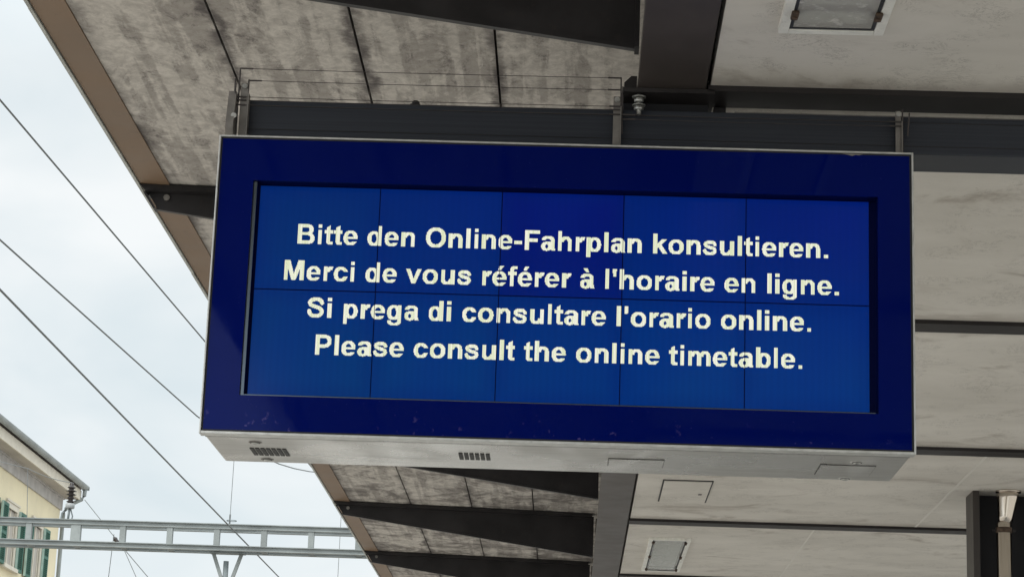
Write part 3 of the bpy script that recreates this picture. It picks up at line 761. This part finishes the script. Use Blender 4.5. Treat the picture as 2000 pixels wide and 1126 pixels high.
wire([(-6.257, YT+.6, Z(4.30)), (-6.31, YT+.6, Z(3.2))], .005, 'thin vertical dropper under the portal near the house corner', 'vertical droppers')
wire([(-3.20, YT+.9, Z(5.4)), (-3.20, YT+.9, Z(3.4))], .004, 'faint vertical dropper close to the canopy edge', 'vertical droppers')

# ------------------------------------------------------------------ yellow house
hs = empty('yellow_house', 'yellow rendered station house with green shutters and wide grey eaves', 'house', loc=(0, 0, 0))
HX, HY1, HY0, HZ = -14.0, 61.0, 38.0, Z(9.18)
# facade with window openings
wins = [58.50, 55.72, 52.94, 50.16]; ww, wz0, wz1 = 1.0, Z(6.98), Z(8.36)
e = B(); ys = [HY0]
for c_ in sorted(wins): ys += [c_-ww/2, c_+ww/2]
ys.append(HY1)
for i in range(len(ys)-1):
    if i % 2 == 0: e.box(HX-.35, HX, ys[i], ys[i+1], -.55, HZ)
    else: e.box(HX-.35, HX, ys[i], ys[i+1], -.55, wz0); e.box(HX-.35, HX, ys[i], ys[i+1], wz1, HZ)
e.box(HX-9, HX-.351, HY1-.3, HY1, -.55, HZ); e.box(HX-9, HX-.351, HY0, HY0+.3, -.55, HZ)
e.make('wall', 'yellow', hs)
e = B(); e.box(HX-.3, HX+.05, HY0, HY1+.05, HZ+.0, HZ+.30); e.box(HX-.3, HX+.09, HY0, HY1+.09, HZ+.301, HZ+.345); e.make('frieze', 'stone', hs)
e = B()
for k in range(3): e.box(HX-.3+.245*k, HX-.3+.245*k+.240, HY0, HY1+.30, HZ+.346+.001*k, HZ+.40)
sof = e.make('eaves_soffit', 'soffit', hs)
e = B(); e.box(HX+.436, HX+.476, HY0, HY1+.32, HZ+.335, HZ+.60); e.make('fascia_board', 'trim', sof)
# half round gutter
e = B(); gx, gz, n = HX+.58, HZ+.72, 10
pts = [(gx+.10*math.cos(math.pi + math.pi*k/n), gz+.10*math.sin(math.pi + math.pi*k/n)) for k in range(n+1)] + [(gx+.085*math.cos(2*math.pi - math.pi*k/n), gz+.085*math.sin(2*math.pi - math.pi*k/n)) for k in range(n+1)]
e.prism(pts, 'y', HY0, HY1+.36); e.box(gx-.1, gx+.1, HY1+.361, HY1+.375, gz-.1, gz); e.make('gutter', 'gutter', hs)
e = B(); dx = HX + .07
e.tube([(gx, HY1+.28, gz-.08), (gx-.01, HY1+.28, gz-.26), (gx-.06, HY1+.26, gz-.36), (gx-.30, HY1+.2, gz-.50), (dx+.06, HY1+.13, gz-.66), (dx, HY1+.12, gz-.82), (dx, HY1+.12, gz-1.4), (dx, HY1+.12, -.5)], .055, 10); e.make('downpipe', 'gutter', hs)
e = B(); e.prism([(HX+.30, HZ+.64), (HX+.56, HZ+.76), (HX-4.5, HZ+3.2), (HX-9.6, HZ+.6), (HX-9.6, HZ+.5), (HX-4.5, HZ+2.95)], 'y', HY0-.3, HY1+.62); e.make('roof', 'tile', hs)
for i, c_ in enumerate(wins):
    a, b = c_-ww/2, c_+ww/2
    e = B(); t2 = .14
    e.box(HX-.06, HX+.035, a-t2, a, wz0-.02, wz1+t2); e.box(HX-.06, HX+.035, b, b+t2, wz0-.02, wz1+t2); e.box(HX-.06, HX+.035, a+.001, b-.001, wz1, wz1+t2)
    e.box(HX-.06, HX+.06, a-t2-.04, b+t2+.04, wz1+t2+.001, wz1+t2+.05)
    wo = e.make('window', 'trim', hs)
    B().box(HX-.06, HX+.13, a-t2-.06, b+t2+.06, wz0-.12, wz0-.021, .01).make('sill', 'trim', wo)
    B().box(HX-.05, HX-.035, a, b, wz0, wz1).make('blind', 'curtain', wo)
    e = B(); e.box(HX-.033, HX-.012, a, a+.07, wz0, wz1); e.box(HX-.033, HX-.012, b-.07, b, wz0, wz1); e.box(HX-.033, HX-.012, c_-.03, c_+.03, wz0, wz1); e.make('frame', 'trim', wo)
    for s in (-1, 1):
        e = B(); y0, y1 = (a-t2-.56, a-t2-.01) if s < 0 else (b+t2+.01, b+t2+.56)
        xo = HX+.045
        e.box(xo, xo+.055, y0, y0+.07, wz0-.06, wz1+.05); e.box(xo, xo+.055, y1-.07, y1, wz0-.06, wz1+.05)
        for z_ in (wz0-.06, (wz0+wz1)/2-.04, wz1-.03): e.box(xo, xo+.055, y0+.0705, y1-.0705, z_, z_+.08)
        z_ = wz0 + .03
        while z_ < wz1-.04:
            e.prism([(xo+.01, z_), (xo+.05, z_+.02), (xo+.05, z_+.03), (xo+.01, z_+.045)], 'y', y0+.0705, y1-.0705); z_ += .05
        sh = e.make('shutter', 'green', wo)
        B().box(xo, xo+.056, y0-.018, y0-.001, wz0-.06, wz1+.05).make('edge', 'paleedge', sh)
